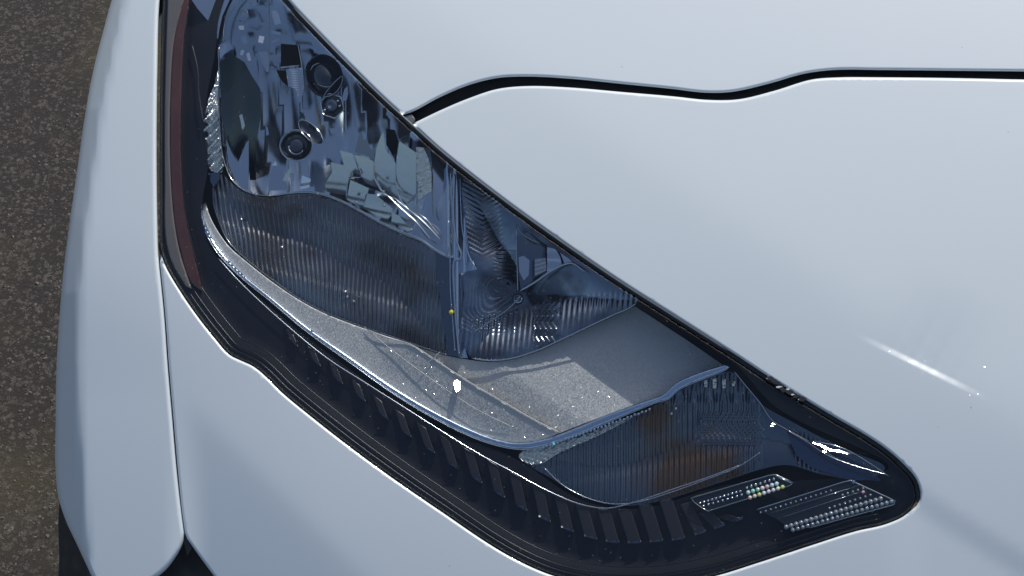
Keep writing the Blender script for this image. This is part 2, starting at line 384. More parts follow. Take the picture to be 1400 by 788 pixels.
cr = t.nodes.new('ShaderNodeValToRGB'); e = cr.color_ramp.elements
e[0].position = 0.15; e[0].color = (0.009, 0.0075, 0.0062, 1); e[1].position = 0.95; e[1].color = (0.057, 0.048, 0.041, 1)
q = cr.color_ramp.elements.new(0.5); q.color = (0.025, 0.021, 0.0175, 1)
t.links.new(br, cr.inputs[0])
st = t.nodes.new('ShaderNodeMix'); st.data_type = 'RGBA'; st.inputs[7].default_value = (0.10, 0.092, 0.082, 1)
chip = mth('MULTIPLY', mth('GREATER_THAN', s2.outputs[0], 0.955), mth('LESS_THAN', v2.outputs['Distance'], 0.30)); t.links.new(mth('MULTIPLY', chip, 0.6), st.inputs[0]); t.links.new(cr.outputs[0], st.inputs[6])
mo = t.nodes.new('ShaderNodeMix'); mo.data_type = 'RGBA'; mo.inputs[7].default_value = (0.046, 0.038, 0.016, 1)
g3 = t.nodes.new('ShaderNodeMapRange'); g3.inputs[1].default_value = 0.50; g3.inputs[2].default_value = 0.62; g3.inputs[4].default_value = 0.5; t.links.new(ny_.outputs['Fac'], g3.inputs[0])
t.links.new(g3.outputs[0], mo.inputs[0]); t.links.new(st.outputs[2], mo.inputs[6]); t.links.new(mo.outputs[2], b.inputs['Base Color'])
bu = t.nodes.new('ShaderNodeBump'); bu.inputs['Strength'].default_value = 0.6; bu.inputs['Distance'].default_value = 0.003
t.links.new(br, bu.inputs['Height']); t.links.new(bu.outputs[0], b.inputs['Normal'])

# ================================================================== ground
gm = bpy.data.meshes.new('ground'); gm.from_pydata([(-150, -150, 0), (150, -150, 0), (150, 150, 0), (-150, 150, 0)], [], [(0, 1, 2, 3)])
gr = link('ground', gm, ASPH, None, kind='structure', label='rough brown-grey asphalt beside the car')

# loose chippings on the asphalt in view
CHIP = mat('stone_chippings', (0.040, 0.036, 0.031), 0.85, vary=(300, (0.12, 0.11, 0.098), .42, .62))
vv = []; ff = []
for k in range(2600):
    x_ = random.uniform(-40, 190); y_ = random.uniform(-60, 850); d_ = rays([x_], [y_])[0]; p0 = CAM + d_ * (-CAM[2] / d_[2])
    r_ = random.choice([.9, 1.1, 1.4, 1.8, 2.4, 3.6 if k % 7 == 0 else 1.5]) / 1000; i = len(vv); a0 = random.uniform(0, 6.3)
    for j in range(5): vv.append(p0 + np.array([r_ * random.uniform(.7, 1.4) * math.cos(a0 + j * 1.257), r_ * random.uniform(.7, 1.4) * math.sin(a0 + j * 1.257), 0.0002]))
    vv.append(p0 + np.array([random.uniform(-.3, .3) * r_, random.uniform(-.3, .3) * r_, r_ * random.uniform(.5, 1.0)]))
    ff += [(i + j, i + (j + 1) % 5, i + 5) for j in range(5)]
gm = bpy.data.meshes.new('stone_chippings'); gm.from_pydata([tuple(v) for v in vv], [], ff); link('stone_chippings', gm, CHIP, None, kind='stuff', label='small loose stone chippings scattered on the asphalt')

# ================================================================== the car and its panels
car = bpy.data.objects.new('car', None); COL.objects.link(car); car['category'] = 'car'
car['label'] = 'white car seen close up at its front corner with a clear slanted headlight'
# lamp opening, clockwise from the top left
LAMP = [(226, -40), (222, 0), (219, 100), (218, 200), (218, 290), (219, 340), (226, 362), (246, 397), (270, 432), (296, 465), (314, 485), (330, 493), (347, 501), (364, 515), (384, 535),
        (420, 565), (500, 627), (600, 697), (700, 762), (760, 788), (830, 801), (900, 801), (975, 788), (1040, 768), (1110, 745), (1170, 726), (1212, 716), (1240, 702), (1254, 681), (1249, 658),
        (1232, 638), (1208, 617), (1178, 597), (1140, 575), (1100, 551), (1050, 520), (1000, 487), (920, 436), (840, 385), (760, 330), (700, 287), (650, 249), (600, 209), (557, 170), (525, 141), (480, 97), (437, 53), (399, 13), (372, -18), (345, -50), (300, -78), (255, -78), (232, -62)]
LO = sm(LAMP, 7)
LAMPi = lambda d: offset(LO, d)
def cut(P, a, b):                                      # part of the closed outline between the points nearest a and b, in order
    i = int(np.argmin(np.hypot(P[:, 0] - a[0], P[:, 1] - a[1]))); j = int(np.argmin(np.hypot(P[:, 0] - b[0], P[:, 1] - b[1])))
    return P[i:j + 1] if i <= j else np.concatenate([P[i:], P[:j + 1]])
def line(pts, step=7): return sm(pts, step, closed=False)
OUT = offset(LO, -4.5)                                 # panels stop short of the lamp along its upper edge
def opn(P, step):                                      # straight open polyline, resampled
    P = np.array(P, float); out = []
    for a, b in zip(P[:-1], P[1:]):
        k = max(1, int(round(np.linalg.norm(b - a) / step))); out += [a + (b - a) * j / k for j in range(k)]
    return np.array(out + [P[-1]])
# hood: above the shut line
shut_hi = line([(549, 158), (562, 154), (600, 134), (640, 117), (680, 107), (720, 105), (780, 108), (850, 115), (920, 122), (965, 127), (1000, 126), (1050, 115), (1100, 101), (1140, 96), (1200, 96), (1300, 97), (1400, 98), (1700, 101)])
shut_lo = line([(565, 169), (600, 152), (640, 135), (680, 122), (720, 118), (780, 120), (850, 126), (920, 132), (970, 137), (1010, 136), (1060, 124), (1110, 109), (1150, 106), (1200, 106), (1300, 107), (1400, 109), (1700, 112)])
ue = cut(OUT, (549, 158), (345, -56))                  # lamp edge going up
hood = np.concatenate([shut_hi[::-1], ue[1:], opn([(300, -90), (300, -300), (1700, -300), (1700, 60)], 40)])
sheet('hood', hood, WHITE, car, step=22, roll=4.5, skirt=14)
# front bumper: right of the shut line, round the tip of the lamp and below it
seam = [(218, 352), (221, 380), (226, 430), (231, 500), (237, 570), (243, 640), (249, 700), (254, 736)]
lo = cut(OUT, (213, 352), (548, 172))
blo = offset(LO, -0.6)
edge = cut(blo, (219, 350), (1238, 704)); edge2 = cut(OUT, (1258, 681), (560, 164))
bump_poly = np.concatenate([edge, [(1253, 692)], edge2[:-1], shut_lo, opn([(1700, 150), (1700, 1100), (520, 1100)], 40), line([(480, 1100), (380, 920), (322, 828), (292, 787), (270, 757), (256, 737)])[1:], line(seam[::-1])[1:-1]])
rl = []; ux, uy = RIDGE[1][0] - RIDGE[0][0], RIDGE[1][1] - RIDGE[0][1]; ll = math.hypot(ux, uy); ux, uy = ux / ll, uy / ll
for o_ in np.arange(-7.5, 8.0, 1.25): rl.append([(RIDGE[0][0] + ux * s_ + uy * o_, RIDGE[0][1] + uy * s_ - ux * o_) for s_ in np.arange(6, ll - 5, 4.0)])
sheet('front_bumper', bump_poly, WHITE, car, step=11, roll=4.0, skirt=14, lines=rl)
# fender / wheel arch flare on the left
fsil = [(262, -300), (196, -120), (153, 0), (142, 40), (128, 95), (116, 160), (106, 230), (96, 300), (87, 370), (81, 440), (77, 510), (76, 580), (76, 640), (80, 680), (90, 712), (104, 742), (118, 772), (131, 797), (150, 812), (180, 808), (206, 795), (226, 780), (238, 765), (247, 750), (251, 738)]
fseam = [(252, 728), (247, 690), (241.5, 640), (235.5, 570), (229.5, 500), (224.5, 430), (219.6, 380), (216.6, 352), (215, 300), (214, 200), (215, 100), (218, 0), (228, -80), (262, -120), (300, -300)]
fender = np.concatenate([line(fsil), line(fseam)])
sheet('fender', fender, WHITE, car, step=10, roll=7, skirt=9, depth=-0.4)
# the fender's side falls away below its outer edge
fs = line(fsil[:18], 8); A = at(fs[:, 0], fs[:, 1], -0.4 + 1000 * S * 7 * (1 - math.sqrt(1 - .985 ** 2)))
B = A + np.array([0.012, 0.0, -0.10]); 
F = [(i, i + 1, len(A) + i + 1, len(A) + i) for i in range(len(A) - 1)]
build('fender_side', np.concatenate([A, B]), F, None, WHITE, car)
# dark plastic trim and tyre under the fender
sheet('wheel_arch_trim', sm([(84, 668), (80, 705), (81, 760), (84, 860), (180, 930), (420, 930), (372, 860), (310, 770), (272, 715), (240, 690), (200, 700), (140, 640), (100, 610)], 12), RUBBER, car, depth=45, step=14, skirt=60)
# gaskets in the gaps
gap = np.concatenate([line([(545, 152), (600, 126), (680, 98), (780, 100), (965, 118), (1050, 107), (1140, 88), (1300, 89), (1700, 93)], 10), line([(545, 190), (600, 161), (680, 131), (780, 129), (965, 146), (1060, 134), (1150, 116), (1300, 117), (1700, 121)], 10)[::-1]])
sheet('hood_gasket', gap, BLACK, car, depth=11, step=10, skirt=20)
sheet('seam_gasket', np.concatenate([line([(214, 352), (220, 430), (231, 570), (246, 720), (256, 760)]), line([(222, 350), (228, 430), (240, 570), (254, 715), (262, 750)])[::-1]]), RUBBER, car, depth=3.5, step=6, skirt=12)
# rubber seal between lamp and panels along the upper edge
s_o = offset(LO, -5.5); s_i = offset(LO, 1.5)
so_ = cut(s_o, (1256, 690), (345, -56)); si_ = cut(s_i, (1250, 684), (349, -50))
sheet('lamp_seal', np.concatenate([so_, si_[::-1]]), RUBBER, car, depth=3.2, step=4, roll=1.6, skirt=10)
gs = cut(offset(LO, -3.4), (1000, 480), (395, 10))
tube('seal_lip', gs[::2], 1.5, 1.0, GREYRUB, car, smooth=False)
l1 = cut(offset(LO, -2.0), (216, 330), (1250, 700)); l2 = cut(offset(LO, 4.0), (222, 330), (1246, 690))
sheet('lamp_lower_seal', np.concatenate([l1, l2[::-1]]), BLACK, car, depth=5.5, step=4, skirt=6)
sheet('seal_corner_piece', rs([(550, 160), (563, 156), (568, 164), (566, 168), (560, 172), (554, 166)], 3), GREYRUB, car, depth=2.2, step=3, roll=1.5, skirt=6)
# chipped paint by the edge of the lamp
for k in range(22):
    s_ = k / 21; cx = 1051 + 44 * s_ + random.uniform(-2, 2); cy_ = 517.5 + 29 * s_ + random.uniform(-2.2, 2.0)
    r0 = random.uniform(1.6, 4.4); P = np.array([(cx + r0 * random.uniform(.5, 1.3) * math.cos(a) + r0 * .4 * math.cos(a), cy_ + r0 * .65 * random.uniform(.5, 1.3) * math.sin(a)) for a in np.arange(7) * math.tau / 7])
    sheet('paint_chip', P, RUBBER if k % 4 else WHITE, car, depth=-0.25 - .01 * k, step=2, skirt=1.0)

# ================================================================== headlight housing, cover lens
lamp = sheet('headlight', LAMPi(0.5), BLACK, car, depth=105, step=40, skirt=0)
lamp['label'] = 'clear slanted headlight with chrome bowls behind its cover'
# housing walls
P_ = LAMPi(0.8); A = at(P_[:, 0], P_[:, 1], 4); B = at(P_[:, 0], P_[:, 1], 105); n = len(P_)
Fw = [(i, (i + 1) % n, n + (i + 1) % n, n + i) for i in range(n)]
build('housing_wall', np.concatenate([A, B]), Fw, None, BLACK, lamp)
LENSD = lambda x, y: 1.6 + 0 * np.asarray(x)
sheet('cover_lens', LAMPi(1.0), LENS, lamp, depth=1.6, step=14, roll=5, skirt=2.5)

# ================================================================== inside the lamp
INR = LAMPi(6)
# openings of the bezel
UP = [(298, 62), (299, 100), (299, 160), (303, 200), (307, 225), (316, 246), (330, 259), (347, 266), (372, 268), (400, 264), (430, 264), (460, 273), (490, 288), (520, 305), (550, 319), (575, 329), (594, 342), (612, 352),
      (613, 300), (612, 222), (590, 204), (560, 176), (530, 150), (500, 120), (470, 90), (440, 60), (410, 28), (385, -2), (368, -24), (345, -32), (322, -6), (308, 22), (303, 45)]
FL = [(291, 254), (303, 238), (316, 250), (330, 261), (347, 268), (372, 270), (400, 266), (430, 266), (460, 275), (490, 290), (520, 307), (550, 321), (575, 331), (594, 344), (599, 390), (606, 440), (614, 486),
      (590, 479), (555, 467), (520, 455), (480, 441), (440, 425), (410, 409), (370, 381), (335, 353), (312, 330), (299, 302), (292, 278)]
RR = [(634, 245), (660, 258), (700, 287), (740, 319), (780, 347), (810, 365), (840, 386), (873, 412), (862, 420), (838, 431), (810, 444), (785, 456), (770, 463), (735, 479), (700, 490), (670, 493), (645, 490), (634, 470), (634, 400), (636, 372), (651, 368), (642, 345), (636, 300)]
TS = [(716, 628), (745, 612), (800, 594), (860, 571), (905, 549), (930, 534), (965, 518), (1000, 509), (1018, 528), (1040, 552), (1085, 578), (1130, 602), (1165, 618), (1210, 640), (1190, 655), (1130, 650), (1075, 636), (1040, 642), (1000, 655), (960, 668), (915, 682), (870, 691), (835, 690), (795, 678), (755, 655)]
F1 = [(277, 276), (281, 277), (288, 298), (299, 318), (314, 338), (337, 358), (370, 384), (410, 411), (440, 427), (480, 443), (520, 457), (561, 471), (592, 490), (622, 510), (652, 529), (692, 552), (730, 574), (766, 592),
      (742, 601), (715, 605), (690, 603), (660, 594), (600, 566), (540, 531), (480, 489), (420, 447), (370, 406), (325, 369), (300, 341), (285, 317), (278, 299)]
F2 = [(561, 471), (600, 484), (640, 492), (670, 495), (700, 492), (735, 481), (770, 465), (810, 446), (838, 433), (868, 419), (900, 440), (940, 466), (988, 499), (960, 509), (927, 523), (905, 540), (880, 549), (830, 567), (766, 592),
      (730, 574), (692, 552), (652, 529), (622, 510), (592, 490)]
TO = [(274, 274), (275, 300), (282, 322), (297, 346), (323, 374), (368, 411), (418, 453), (478, 496), (538, 539), (598, 575), (650, 600), (685, 611), (714, 615), (742, 611), (790, 595), (850, 570), (900, 550), (914, 546), (927, 534), (960, 519), (992, 506), (998, 502)]
TI = [(988, 499), (960, 508), (925, 523), (905, 540), (880, 549), (830, 567), (790, 584), (742, 601), (715, 605), (690, 603), (660, 594), (600, 566), (540, 531), (480, 489), (420, 447), (370, 406), (325, 369), (300, 341), (285, 317), (278, 299), (276, 276)]

# ---- black bezel, a full skin with openings for the bowls
holes = [rs(offset(sm(UP, 8), 2), 8), rs(offset(sm(FL, 8), 2), 8), rs(offset(sm(RR, 8), 2), 8), rs(offset(sm(TS, 8), 2), 8)]
big = np.array([(277, 274), (284, 230), (281, 150), (296, 60), (300, 20), (330, -40), (372, -30), (612, 215), (880, 405), (1000, 492), (1060, 556), (1215, 640), (1130, 655), (1000, 662), (870, 696), (800, 686), (700, 625), (600, 586), (478, 505), (370, 420), (300, 356), (280, 320)])
big = rs(sm(big, 9), 9)
lineL = lambda pts: pts
def bez(x, y):
    d = np.clip(dist([INR], x, y), 0, 40)
    return 8.5 + 5 * sstep(d / 34) + 4 * sstep((x - 1000) / 200)
sheet('bezel', LAMPi(3), BEZEL, lamp, depth=bez, step=6, roll=0, skirt=10, holes=[big])
# inner well that closes the bezel down towards the bowls
n = len(big); A = at(big[:, 0], big[:, 1], bez(big[:, 0], big[:, 1])); B = at(big[:, 0], big[:, 1], 70)
build('bezel_wall', np.concatenate([A, B]), [(i, (i + 1) % n, n + (i + 1) % n, n + i) for i in range(n)], None, BEZEL, lamp)

# ---- side marker on the left: grey outer band and red-brown inner band
mo_ = np.concatenate([line([(229, -40), (229, 0), (227, 60), (225, 150), (225, 250), (227, 330), (236, 362), (254, 392)]), line([(262, 395), (246, 345), (238, 300), (233, 230), (233, 130), (239, 50), (252, 0), (262, -40)])])
sheet('side_marker_outer_band', mo_, AMBERGREY, lamp, depth=5.2, step=6, roll=3, skirt=4)
mi_ = np.concatenate([line([(236, 60), (233, 130), (233, 230), (238, 300), (247, 345), (262, 388), (276, 398)]), line([(272, 372), (266, 345), (260, 320), (253, 280), (249, 220), (249, 140), (252, 60), (258, 10), (260, -20)]), line([(252, -20), (243, 20)])[0:]])
sheet('side_marker', mi_, AMBERMK, lamp, depth=6.4, step=5, roll=3, skirt=4)
tube('marker_ridge', [(258, 8), (252, 60), (249, 140), (249, 220), (253, 285), (262, 330), (273, 372)], 6.8, .7, BLACK, lamp)
tube('marker_ridge', [(262, 60), (270, 95), (272, 130), (278, 170)], 8, .9, BEZEL, lamp)

# ---- upper bowl
def updep(x, y):
    r2 = ((x - 405) / 190) ** 2 + ((y - 190) / 230) ** 2
    return 26 + 44 * (1 - np.clip(r2, 0, 1)) + 1.1 * np.abs(np.sin((x - .12 * y) / 9.0)) * sstep((y - 40) / 60) + .5 * np.sin(y / 17.0)
sheet('upper_reflector', rs(sm(UP, 6), 6), SMOKE, lamp, depth=updep, step=6, skirt=6, sy=8)
BLUE = (0.15, -0.35, 0.93); HOR = (-0.1, -1.0, 0.22); DARK = (0.9, 0.4, 0.05); FRONT = (0.0, -0.8, 0.6); SKYL = (-0.75, -0.2, 0.6); GRND = (0.05, -1, -0.35); NEARSUN = tuple(SUN * 1 + np.array([0.16, .03, .0]))
def fc(poly, dep, tgt, m=None, **k):
    k.setdefault('skirt', 6)
    return facet('reflector_facet', poly, dep, tgt, m or FACET, lamp, **k)
D0 = 24
OLIVE = mat('shaded_chrome', (0.085, 0.095, 0.09), 0.22, 1.0)  # dark reflection of the ground put into the chrome's colour
fc([(266, -20), (262, 0), (270, 12), (284, 28), (298, 54), (300, 40), (304, 22), (316, -4), (328, -20)], 14, (.2, -.2, .9), SMOKE)  # added mirror patch standing in for blue sky reflected on the lens
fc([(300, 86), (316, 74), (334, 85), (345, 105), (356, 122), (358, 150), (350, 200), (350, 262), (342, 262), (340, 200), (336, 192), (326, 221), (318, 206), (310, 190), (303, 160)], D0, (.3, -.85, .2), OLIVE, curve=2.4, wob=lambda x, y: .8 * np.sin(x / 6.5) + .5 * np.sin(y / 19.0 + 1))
fc([(309, 190), (316, 207), (325, 223), (337, 195), (340, 192), (340, 261), (330, 257), (320, 243), (312, 222)], D0 + 1, BLUE, CHROME)
fc([(300, 62), (312, 56), (319, 66), (312, 71), (306, 75), (301, 82)], D0, BLUE, CHROME, wob=lambda x, y: .2 * np.sin(x * .9))
fc([(307, 92), (311, 92), (313, 99), (310, 102), (307, 98)], D0 - 2, BLUE, CHROME)
fc([(328, 92), (331, 94), (335, 116), (333, 118), (329, 104)], D0 - 2, BLUE, FACET)
fc([(327, 158), (331, 156), (335, 172), (332, 178), (328, 170)], D0 - 2, HOR, FACET)
fc([(336, 72), (340, 76), (341, 88), (338, 84)], D0 - 2, BLUE, CHROME)
fc([(353, 71), (366, 71), (369, 92), (368, 98), (364, 99), (359, 87)], D0, BLUE, CHROME)
fc([(384, 60), (410, 62), (412, 89), (384, 91)], D0 + 8, DARK, DARKCH)
fc([(378, 96), (391, 97), (394, 118), (386, 112), (381, 104)], D0 + 6, DARK, DARKCH)
fc([(391, 95), (413, 93), (415, 122), (413, 132), (407, 132), (404, 122), (394, 118)], D0, BLUE, CHROME, step=1.2, wob=lambda x, y: .13 * np.sin(y * 2.6 + x * .2))
fc([(407, 133), (413, 132), (412, 140), (408, 140)], D0, SKYL, CHROME)
tube('reflector_edge', [(370, 95), (390, 92), (411, 89)], D0 - 2, .6, CHROME, lamp, smooth=False)
tube('reflector_edge', [(407, 58), (411, 80), (414, 100), (416, 130)], D0 - 2, .6, CHROME, lamp)
tube('reflector_edge', [(367, -20), (368, 30), (368, 95)], D0 - 2, .45, FACET, lamp)
tube('bowl_rim', [(306, 56), (306, 40), (310, 26), (320, 10), (334, -4), (346, -20)], D0 - 6, .8, CHROME, lamp)
tube('bowl_rim', [(299, 62), (299, 100), (300, 160), (303, 205), (308, 226), (317, 246), (331, 259), (348, 266), (372, 268)], D0 - 6, .55, FACET, lamp)
for (cx, cy_, w_, h_) in [(334, 17, 5, 5), (330, 38, 4, 3), (346, 4, 6, 4), (334, 55, 4, 6), (340, 78, 2.5, 6), (375, 17, 4, 2.4), (359, 33, 4, 2.2), (357, 54, 4, 5), (377, 45, 7, 2.2), (376, 56, 6, 1.6), (378, 26, 5, 8), (331, 72, 2.4, 4)]:
    q_ = random.uniform(-.4, .4); c_, s_ = math.cos(q_), math.sin(q_)
    fc([(cx + c_ * a * w_ - s_ * b_ * h_, cy_ + s_ * a * w_ + c_ * b_ * h_) for a, b_ in ((-1, -.8), (.8, -1), (1, .9), (-.7, 1))], D0 - 3, (random.uniform(-.3, .5), random.uniform(-.5, .2), .9), CHROME, step=3)
tube('clip_loop', [(327, 22), (331, 14), (338, 16), (340, 24), (334, 30), (326, 28)], D0 - 4, .7, FACET, lamp)
tube('clip_loop', [(340, 2), (346, 8), (354, 6), (354, -4)], D0 - 4, .7, CHROME, lamp)
# big dark lens circle, hex nut, bulb, oval
disc('projector_lens', 443, 104, [(27, D0 - 6), (25.4, D0 - 8), (24, D0 - 6), (22.5, D0), (18, D0 - 4), (10, D0 - 8), (0.1, D0 - 9)], BULBGL, lamp, sx=.95, sy=1.12, rot=-.35)
tube('projector_ring', [(443 + 26 * math.cos(a), 104 + 29 * math.sin(a)) for a in np.arange(7) * math.tau / 24], D0 - 7, .55, FACET, lamp, closed=True)
tube('lens_arc', [(424, 97), (428, 90), (438, 86)], D0 - 9, .45, CHROME, lamp)
tube('lens_arc', [(432, 115), (440, 118), (450, 119), (456, 117)], D0 - 9, .4, FACET, lamp)
hexp = [(454 + 17 * math.cos(a), 145 + 17.5 * math.sin(a)) for a in np.arange(6) * math.tau / 6 + .3]
sheet('hex_nut', rs(hexp, 5), FACET, lamp, depth=lambda x, y: D0 - 4 + np.clip(16 - np.hypot(x - 454, y - 145), 0, 6) * 1.0, step=3, skirt=6)
tube('nut_rim', rs(hexp, 6), D0 - 4.5, .7, CHROME, lamp, smooth=False, closed=True)
disc('nut_core', 453, 144, [(9, D0 - 2), (8, D0 - 5), (5, D0 - 5.5), (0.1, D0 - 4)], DARKCH, lamp)
for a in (0.0, 2.6, 5.6): disc('nut_stud', 453 + 11 * math.cos(a), 145 + 11 * math.sin(a), [(2, D0 - 5), (1.5, D0 - 6.5), (.1, D0 - 7)], CHROME, lamp, seg=10)
disc('bulb_socket', 405, 199, [(23, D0 - 3), (21.5, D0 - 5), (20, D0 - 4), (18.5, D0 + 2), (17.5, D0 + 12)], SMOKE, lamp, sy=.95)
disc('bulb', 405, 199, [(17.6, D0 + 2), (15, D0 + 4), (10.5, D0 + 4), (10.2, D0 - 1), (9, D0 - 2.6), (5, D0 - 3.4), (.1, D0 - 3.6)], BULBGL, lamp, sy=.96)
tube('bulb_ring', [(405 + 10.5 * math.cos(a), 201 + 10 * math.sin(a)) for a in np.linspace(.5, 3.4, 9)], D0 - 3.2, .4, CHROME, lamp)
tube('socket_rim', [(405 + 22.5 * math.cos(a), 199 + 21.5 * math.sin(a)) for a in np.arange(20) * math.tau / 20], D0 - 5, .5, CHROME, lamp, closed=True)
disc('shutter_window', 425, 181, [(22, D0 - 4), (20.5, D0 - 5), (19, D0 - 2), (10, D0), (.1, D0)], BULBGL, lamp, sy=.42, rot=.78)
tube('window_rim', [(425 + 22 * math.cos(a) * .71 - 9.3 * math.sin(a) * .7, 181 + 22 * math.cos(a) * .7 + 9.3 * math.sin(a) * .71) for a in np.arange(20) * math.tau / 20], D0 - 5, .45, CHROME, lamp, closed=True)
# facets and flutes below the bulb
fc([(367, 261), (369, 240), (374, 222), (380, 227), (386, 230), (395, 260)], D0 + 2, (0.0, -.3, .9), CHROME)
fc([(372, 226), (377, 220), (379, 228), (374, 234)], D0, HOR, CHROME)
fc([(410, 259), (413, 240), (425, 245), (423, 256), (418, 258)], D0, HOR, CHROME)
fc([(363, 172), (366, 174), (368, 184), (364, 186)], D0, BLUE, CHROME)
fc([(386, 247), (396, 230), (399, 231), (393, 250)], D0 + 1, HOR, FACET)
fc([(345, 208), (352, 226), (355, 238), (349, 234)], D0, DARK, DARKCH)
for p_ in ([(451, 176), (466, 174), (468, 180), (462, 183), (452, 183)], [(460, 193), (468, 188), (472, 200), (464, 199)], [(466, 140), (471, 122), (475, 118), (476, 128), (474, 137)]):
    fc(p_, D0 - 1, BLUE, CHROME, step=3)
fc([(447, 262), (444, 252), (454, 236), (452, 222), (470, 226), (465, 206), (482, 210), (487, 224), (493, 240), (477, 243), (473, 270), (458, 266)], D0 + 3, HOR, FACET, curve=-.8)
fc([(484, 212), (498, 214), (511, 221), (511, 236), (515, 252), (522, 264), (505, 256), (495, 243), (491, 228)], D0 + 1, HOR, FACET, curve=-1.2)
fc([(485, 208), (490, 186), (494, 180), (498, 192), (502, 188), (505, 201), (509, 206), (513, 203), (511, 218), (498, 212)], D0, BLUE, FACET)
fc([(512, 222), (514, 205), (519, 190), (524, 180), (527, 205), (536, 215), (541, 224), (541, 250), (543, 264), (548, 276), (532, 268), (522, 259), (516, 246)], D0, HOR, FACET, curve=-1.0)
fc([(528, 176), (540, 178), (545, 194), (541, 220), (534, 208), (528, 198)], D0 + 2, DARK, DARKCH)
fc([(543, 214), (546, 193), (556, 200), (569, 209), (569, 284), (560, 288), (550, 276), (543, 262), (541, 240)], D0 - 1, HOR, FACET, curve=-.7)
fc([(569, 201), (579, 202), (586, 217), (590, 236), (591, 296), (583, 298), (575, 290), (570, 282)], D0 - 3, HOR, SPARK)
fc([(588, 206), (611, 222), (611, 336), (600, 330), (593, 300), (592, 236)], D0 + 2, (.4, -.3, .8), SMOKE, curve=2.0)
fc([(474, 273), (479, 246), (512, 261), (500, 266), (496, 285)], D0 - 1, HOR, FACET, curve=-1)
fc([(497, 285), (502, 265), (513, 266), (526, 276), (538, 287), (530, 302), (512, 293)], D0 - 2, HOR, FACET, curve=1.4)
fc([(506, 288), (509, 268), (513, 268), (526, 276), (525, 279), (514, 273), (511, 289)], D0 - 4, HOR, SPARK, step=2.5)
fc([(535, 305), (536, 291), (546, 295), (562, 314), (560, 318), (546, 308)], D0 - 2, HOR, FACET)
for e_ in ([(571, 203), (570, 283)], [(543, 212), (541, 240), (543, 262), (550, 277), (560, 288), (578, 296), (600, 322)], [(512, 222), (511, 240), (516, 252), (524, 264), (540, 272)], [(484, 212), (491, 230), (494, 242), (479, 244), (473, 272)], [(546, 193), (543, 214)],
           [(590, 236), (592, 298)], [(536, 268), (552, 282), (575, 300), (604, 330)], [(525, 263), (548, 285), (570, 305), (590, 330)]):
    tube('reflector_edge', e_, D0 - 4, .55, CHROME if len(e_) > 2 else FACET, lamp, step=5)
# lower rim between the two bowls
tube('bowl_rim', UP[8:18], 17, .8, SMOKE, lamp)
tube('bowl_rim', [(x, y - 1.8) for x, y in UP[9:18]], 16.2, .4, CHROME, lamp)
for (gx, gy) in ((350, 266), (434, 265), (487, 277), (524, 262), (525, 281)):
    disc('rim_stud', gx, gy, [(2.2, 16), (1.6, 14), (.1, 13.5)], CHROME, lamp, seg=12)

# ---- hammered chrome sliver on the left edge
sl_ = [(298, 97), (293, 116), (285, 136), (281, 152), (278, 176), (283, 198), (284, 222), (288, 233), (303, 236), (302, 200), (299, 160), (298, 130)]
def sld(x, y): return 16 + 2.4 * np.sin((y + x * .9) / 2.3) * sstep((y - 140) / 30) + .5 * np.sin(x * .8 + y * .5) + .08 * (x - 290)
sheet('knurled_edge', rs(sm(sl_, 3), 3), SPARK, lamp, depth=sld, step=1.6, skirt=8)
sheet('edge_cap', rs([(284, 237), (301, 234), (300, 246), (292, 256), (286, 249)], 4), DARKCH, lamp, depth=17, step=3, roll=2, skirt=6)

# ---- lower fluted bowl
def fld(x, y):
    u = x + (y - 350) * (-0.22 * (1 - sstep((x - 300) / 260)) + 0.06)
    d = 22 + 7 * sstep(dist([FLs], x, y) / 85)
    band = np.interp(y - 0.28 * (x - 300), [240, 262, 268, 300, 306, 345, 352, 392, 430], [0, 2, -1, 1.5, -1.5, 2.5, -1, 1.5, 2])
    ph = .5 * np.sin(x / 31.0 + y / 17.0) + .35 * np.sin(y / 9.0); return d + (0.46 + .16 * np.sin(x / 23.0 - y / 13.0)) * np.cos(u * math.tau / 6.3 + ph) + band * .12
FLs = rs(sm(FL, 6), 6)
FLUTE = mat('fluted_dark_chrome', (0.21, 0.225, 0.24), 0.22, 1.0, vary=(16, (0.11, 0.09, 0.08), .40, .64))
sheet('fluted_reflector', FLs, FLUTE, lamp, depth=fld, step=1.1, sy=4, skirt=8)
tube('reflector_edge', FL[16:] + [FL[0]], 19, .6, DARKCH, lamp)
for (gx, gy) in ((472, 399), (475, 406), (484, 412), (385, 338), (330, 300)):
    disc('flute_bead', gx, gy, [(2.2, 22), (1.5, 19.5), (.1, 19)], SPARK, lamp, seg=10)

# ---- divider between the bowls
sheet('divider_panel', rs([(594, 343), (612, 351), (624, 354), (622, 400), (625, 440), (628, 489), (613, 486), (606, 440), (599, 390)], 7), DARKCH, lamp, depth=lambda x, y: 22 + (x - 594) * -.12, step=7, skirt=20)
sheet('divider_panel', rs([(610, 222), (636, 242), (636, 300), (641, 345), (652, 368), (637, 372), (633, 400), (634, 470), (640, 490), (627, 489), (623, 440), (621, 400), (622, 354), (612, 351)], 7), TRIM, lamp, depth=lambda x, y: 19 + 3.2 * np.cos((x - 610) / 4.2), step=2.2, sy=8, skirt=20)
tube('divider_bead', [(616, 232), (618, 270), (619, 300), (622, 322)], 15, .8, CHROME, lamp)
tube('divider_bead', [(622, 238), (620, 280), (622, 318), (627, 338), (631, 348), (629, 354), (621, 356), (620, 362), (621, 400), (624, 445), (628, 484)], 14, .95, CHROME, lamp, step=3)
tube('divider_bead', [(613, 300), (615, 340), (616, 400), (620, 450), (622, 480)], 16, .5, TRIM, lamp)
tube('divider_bead', [(629, 240), (630, 280), (633, 320), (642, 352), (650, 367)], 16, .5, TRIM, lamp)
